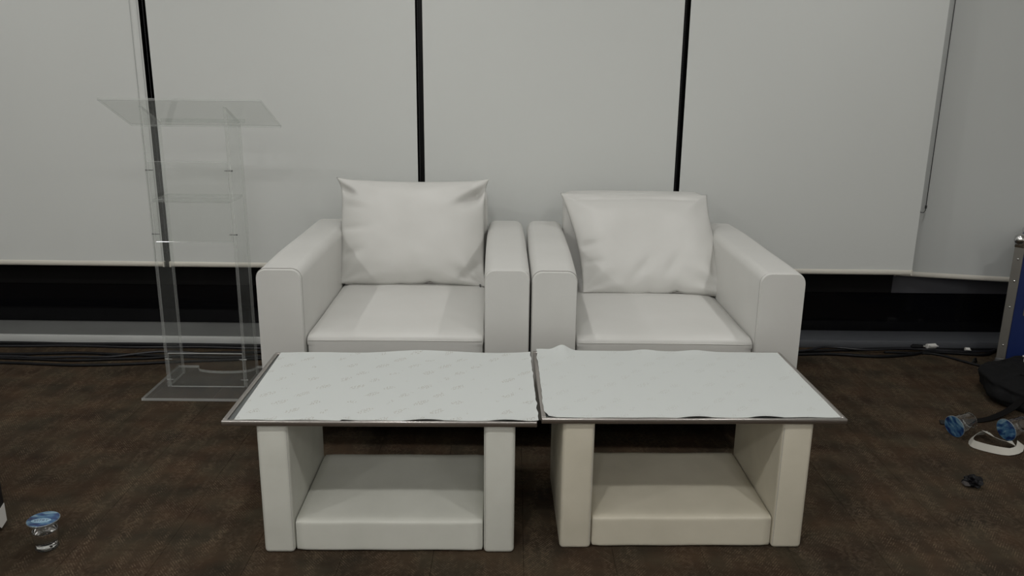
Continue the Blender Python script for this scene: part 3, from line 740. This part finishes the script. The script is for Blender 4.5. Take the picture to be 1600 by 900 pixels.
# ------------------------------------------------------------------ black bag with strap
bg = empty('backpack', (2.30, 3.13, 0), R(-18), 'black nylon backpack slumped on the carpet before the blue case', 'bag')
bm = bmesh.new(); bmesh.ops.create_icosphere(bm, subdivisions=5, radius=1.0)
for v in bm.verts:
    p = v.co.normalized()
    sx, sy, sz = 0.33, 0.215, 0.068
    q = Vector((math.copysign(abs(p.x)**0.75, p.x)*sx, math.copysign(abs(p.y)**0.8, p.y)*sy, math.copysign(abs(p.z)**0.7, p.z)*sz))
    nz = noise.noise(Vector((p.x*2.0+4, p.y*2.0, p.z*2.0)))*0.028 + noise.noise(Vector((p.x*5, p.y*5+7, p.z*5)))*0.010 - 0.012*abs(noise.noise(Vector((p.x*3.2, p.y*3.2, p.z*3.2+9))))
    q += p*nz
    q.z += 0.060 + 0.022*p.y
    v.co = Vector((q.x, q.y, max(0.001, q.z)))
body = obj('bag_body', bm, M['bag'], bg, True)
zb = bmesh.new(); zpts = []
for k in range(21):
    a = R(-150+12*k); zpts.append((0.24*math.cos(a), 0.15*math.sin(a)+0.02, 0))
dep_ = []
me = body.data
from mathutils.bvhtree import BVHTree
tree = BVHTree.FromPolygons([v.co for v in me.vertices], [list(p.vertices) for p in me.polygons])
for x, y, _ in zpts:
    h = tree.ray_cast(Vector((x, y, 0.6)), Vector((0, 0, -1)))[0]
    dep_.append(Vector((x, y, (h.z if h else 0.1)+0.002)))
tube(zb, dep_, 0.004, 6); obj('zip', zb, M['strap'], body, True)
h = tree.ray_cast(Vector((-0.16, 0.10, 0.6)), Vector((0, 0, -1)))[0]
zt = bmesh.new(); box(zt, -0.1625, -0.1575, 0.098, 0.102, h.z-0.004, h.z+0.022); box(zt, -0.169, -0.151, 0.098, 0.102, h.z+0.022, h.z+0.028)
obj('zip_tag', zt, M['white'], body)
hb = bmesh.new(); tube(hb, catmull([(0.10, 0.12, 0.125), (0.10, 0.17, 0.145), (0.15, 0.19, 0.15), (0.20, 0.17, 0.145), (0.20, 0.12, 0.12)], 6), 0.007, 8); obj('grab_handle', hb, M['strap'], bg, True)
def ribbon(pts, wid, th, n=6):
    """flat webbing: list of (x, y, z, tilt)"""
    P_ = catmull([p[:3] for p in pts], n); bm = bmesh.new(); rows = []
    for i, p in enumerate(P_):
        t = (P_[min(i+1, len(P_)-1)]-P_[max(i-1, 0)]).normalized(); f = i/(len(P_)-1)*(len(pts)-1); k = min(int(f), len(pts)-2)
        tl = pts[k][3]*(1-(f-k)) + pts[k+1][3]*(f-k)
        s = Vector((-t.y, t.x, 0)).normalized(); up = t.cross(s) if t.cross(s).z > 0 else -t.cross(s)
        d = s*math.cos(tl) + up*math.sin(tl); nn = up*math.cos(tl) - s*math.sin(tl)
        rows.append([bm.verts.new(p + d*wid/2*a + nn*th/2*b) for a, b in ((-1, -1), (1, -1), (1, 1), (-1, 1))])
    for A, B in zip(rows, rows[1:]):
        for k in range(4): bm.faces.new((A[k], A[(k+1) % 4], B[(k+1) % 4], B[k]))
    bm.faces.new(rows[0]); bm.faces.new(rows[-1]); return bm
inv = Matrix.Rotation(R(18), 2)
sp_pts = []
for x, y, z in ((1.683, 2.916, 0.004), (1.763, 2.925, 0.005), (1.849, 2.945, 0.006), (1.914, 2.972, 0.012), (1.985, 3.005, 0.03), (2.05, 3.04, 0.06)):
    q = inv @ (Vector((x, y))-Vector((2.30, 3.13))); sp_pts.append((q.x, q.y, z, 0.1))
obj('shoulder_strap', ribbon(sp_pts, 0.026, 0.003), M['strap'], bg, True, 40)
ve = inv @ (Vector((1.675, 2.915))-Vector((2.30, 3.13)))
obj('strap_buckle', bx(ve.x-0.016, ve.x+0.012, ve.y-0.016, ve.y+0.016, 0.001, 0.009, r=0.003, seg=2), M['foot'], bg)

# ------------------------------------------------------------------ water cups
def cup(loc, label, rz=0, axis=None, crushed=0.0, text=True, water=False):
    e = empty('water_cup', loc, 0, label, 'cup', 'sealed plastic water cups')
    H, r0, r1 = 0.088, 0.0285, 0.0375
    T = Matrix.Identity(4) if axis is None else axis
    wall = [(r0*0.55, 0.003), (r0*0.92, 0.0005), (r0, 0.004)] + [(r0+(r1-r0)*k/8 + (0.0012 if k in (5,) else 0), 0.006+(H-0.010)*k/8) for k in range(9)] + [(r1+0.003, H-0.002)]
    shell = wall + [(r-0.0008, z) for r, z in reversed(wall[2:])] + [(wall[1][0]-0.001, wall[1][1]+0.0012), (wall[0][0]-0.001, wall[0][1]+0.0010)]
    bm = bmesh.new(); lathe(bm, shell, 36, True, True)
    if crushed:
        for v in bm.verts:
            f = math.sin(math.pi*min(1, v.co.z/H)); a = math.atan2(v.co.y, v.co.x)
            k = 1 - crushed*f*(0.5+0.5*math.sin(3*a+1+v.co.z*40)); v.co.x *= k; v.co.y *= k
    bmesh.ops.transform(bm, matrix=T, verts=bm.verts)
    obj('cup_wall', bm, M['cup'], e, True, 60)
    bm = bmesh.new(); lathe(bm, [(r1+0.001, H-0.0035), (r1+0.0045, H-0.002), (r1+0.0045, H), (r1+0.001, H+0.0004)], 36, False, False)
    bmesh.ops.transform(bm, matrix=T, verts=bm.verts); obj('rim', bm, M['cup_rim'], e, True)
    lid = bmesh.new(); lathe(lid, [(0.0004, H+0.0012), (r1*0.5, H+0.0010), (r1*0.85, H+0.0008), (r1+0.0028, H+0.0006)], 36, True, False)
    lo = obj('lid', lid, M['lid'], e, True); lo.matrix_local = T
    if text:
        cu = bpy.data.curves.new('print', 'FONT'); cu.body = 'VITRY'; cu.size = 0.019; cu.align_x = 'CENTER'; cu.align_y = 'CENTER'; cu.extrude = 0.00008
        to = bpy.data.objects.new('tmp_print', cu); COL.objects.link(to)
        bpy.context.view_layer.update()
        me_ = bpy.data.meshes.new_from_object(to.evaluated_get(bpy.context.evaluated_depsgraph_get()))
        bpy.data.objects.remove(to, do_unlink=True)
        me_.materials.clear(); me_.materials.append(M['ink']); me_.name = 'lettering'
        band = bmesh.new(); poly = [(0.0265*math.cos(R(a)), 0.0115*math.sin(R(a))) for a in range(0, 360, 15)]
        prism(band, poly, 0, 0.0002)
        bo = obj('print_band', band, M['band'], lo); bo.matrix_local = Matrix.Translation((0, -0.010, H+0.0012)) @ Matrix.Rotation(0.12, 4, 'Z')
        o = bpy.data.objects.new('lettering', me_); link(o, lo); o.matrix_local = Matrix.Translation((0, -0.010, H+0.00155)) @ Matrix.Rotation(0.12, 4, 'Z') @ Matrix.Diagonal((0.75, 0.85, 1, 1))
    bm = bmesh.new(); lathe(bm, [(r0+0.0004, 0.0035), (r0+0.0014, 0.0042), (r0+0.0018, 0.0065), (r0+0.0014, 0.0085), (r0+0.0007, 0.009)], 36, False, False)
    bmesh.ops.transform(bm, matrix=T, verts=bm.verts); obj('cup_base', bm, M['cup_base'], e, True, 60)
    if water:
        wp = [(r0*0.8, 0.0056), (r0*0.92, 0.0075)] + [((r0+(r1-r0)*k/8)*0.93, 0.006+(H-0.010)*k/8) for k in range(1, 6)]
        bm = bmesh.new(); lathe(bm, wp, 36, True, True); wo = obj('water', bm, M['water'], e, True, 50)
        rw, zw = (r0+(r1-r0)*5/8), 0.006+(H-0.010)*5/8
        bm = bmesh.new(); lathe(bm, [(rw*0.88, zw+0.0006), (rw*0.975, zw+0.0018), (rw*0.975, zw-0.002)], 36, False, False)
        obj('meniscus', bm, M['cup_base'], wo, True)
    return e
M['band'] = mat('pale_blue_print', (0.30, 0.46, 0.58, 1), 0.35)
cup((-1.288, 2.010, 0), 'sealed water cup with blue lid standing upright on the carpet at left', text=True, water=True)
def lying(az, roll):
    # axis of the cup along azimuth az, lying on its wall; lid at the far end of the axis
    tilt = math.atan2(0.009, 0.088)
    return Matrix.Translation((0, 0, 0.0405)) @ Matrix.Rotation(az, 4, 'Z') @ Matrix.Rotation(math.pi/2 + math.atan2(0.013, 0.085), 4, 'Y') @ Matrix.Rotation(roll, 4, 'Z') @ Matrix.Translation((0, 0, -0.088))
cup((1.648, 2.800, 0), 'empty blue-lidded cup lying on its side left of the white paper strip', axis=lying(R(204), 0.9), crushed=0.10, text=False)
cup((1.826, 2.775, 0), 'empty blue-lidded cup lying behind the right end of the paper strip', axis=lying(R(199), 2.2), crushed=0.06, text=False)

# ------------------------------------------------------------------ paper strip, black wrapper
ps = ribbon([(1.772, 2.806, 0.013, 0.9), (1.735, 2.796, 0.014, 0.9), (1.690, 2.752, 0.014, 1.0), (1.672, 2.716, 0.015, 1.25), (1.684, 2.690, 0.016, 1.35), (1.716, 2.664, 0.016, 1.35), (1.750, 2.650, 0.015, 1.1), (1.782, 2.655, 0.012, 0.6), (1.822, 2.678, 0.012, 0.5), (1.852, 2.722, 0.014, 0.55)], 0.027, 0.0009, 2)
pe = empty('paper_strip', (0, 0, 0), 0, 'crumpled white paper strip looped on the carpet between two fallen cups', 'paper')
obj('loop', ps, M['paper'], pe, True, 25)
obj('folded_end', ribbon([(1.768, 2.800, 0.022, -0.2), (1.758, 2.766, 0.030, -0.35), (1.768, 2.730, 0.026, -0.6), (1.786, 2.712, 0.024, -0.5), (1.822, 2.712, 0.016, 0.3)], 0.028, 0.0009, 2), M['paper'], pe, True, 25)
wr = empty('crumpled_wrapper', (1.515, 2.420, 0), R(-35), 'crumpled glossy black wrapper on the carpet right of the ivory table', 'litter')
bm = bmesh.new(); bmesh.ops.create_icosphere(bm, subdivisions=3, radius=1.0)
for v in bm.verts:
    p = v.co.normalized(); k = 1 + 0.30*noise.noise(p*2.3+Vector((3, 1, 2))) + 0.22*(noise.cell(p*2.6+Vector((9, 2, 5)))-0.5)
    v.co = Vector((p.x*0.031*k, p.y*0.025*k, max(0.0006, 0.017+p.z*0.020*k)))
ball = obj('ball', bm, M['wrap'], wr)
bm = bmesh.new(); A = [bm.verts.new(c) for c in ((-0.032, -0.014, 0.010), (-0.018, -0.025, 0.007), (-0.004, -0.027, 0.011), (-0.012, -0.022, 0.019), (-0.027, -0.015, 0.019))]
bm.faces.new(A); g = bmesh.ops.extrude_face_region(bm, geom=list(bm.faces))
for v in g['geom']:
    if isinstance(v, bmesh.types.BMVert): v.co += Vector((0.001, 0.002, 0))
obj('foil_fold', bm, M['foil'], ball)

# ------------------------------------------------------------------ black cabinet at the left picture edge
cab = empty('loudspeaker', (-1.66, 1.90, 0), 0, 'black loudspeaker cabinet with white corner label at the left picture edge', 'loudspeaker')
obj('cabinet', bx(-0.20, 0.20, -0.22, 0.22, 0.008, 0.52, r=0.012, seg=3), M['cabinet'], cab, True, 40)
obj('grille', bx(-0.18, 0.18, -0.232, -0.2205, 0.03, 0.50, r=0.006, seg=2), M['foot'], cab)
for s in (-1, 1):
    for t in (-1, 1):
        bm = bmesh.new(); lathe(bm, [(0.014, 0), (0.016, 0.009)], 14); ft = obj('rubber_foot', bm, M['foot'], cab, True, 40); ft.location = (s*0.16, t*0.18, 0)
lb = bmesh.new(); poly = [(0.150, 0.055), (0.212, 0.078), (0.212, 0.022), (0.185, 0.012)]
A = [lb.verts.new((0.2003, y, z)) for y, z in poly]; B = [lb.verts.new((0.2011, y, z)) for y, z in poly]
for k in range(4): lb.faces.new((A[k], A[(k+1) % 4], B[(k+1) % 4], B[k]))
lb.faces.new(A); lb.faces.new(B); obj('sticker', lb, M['white'], cab)
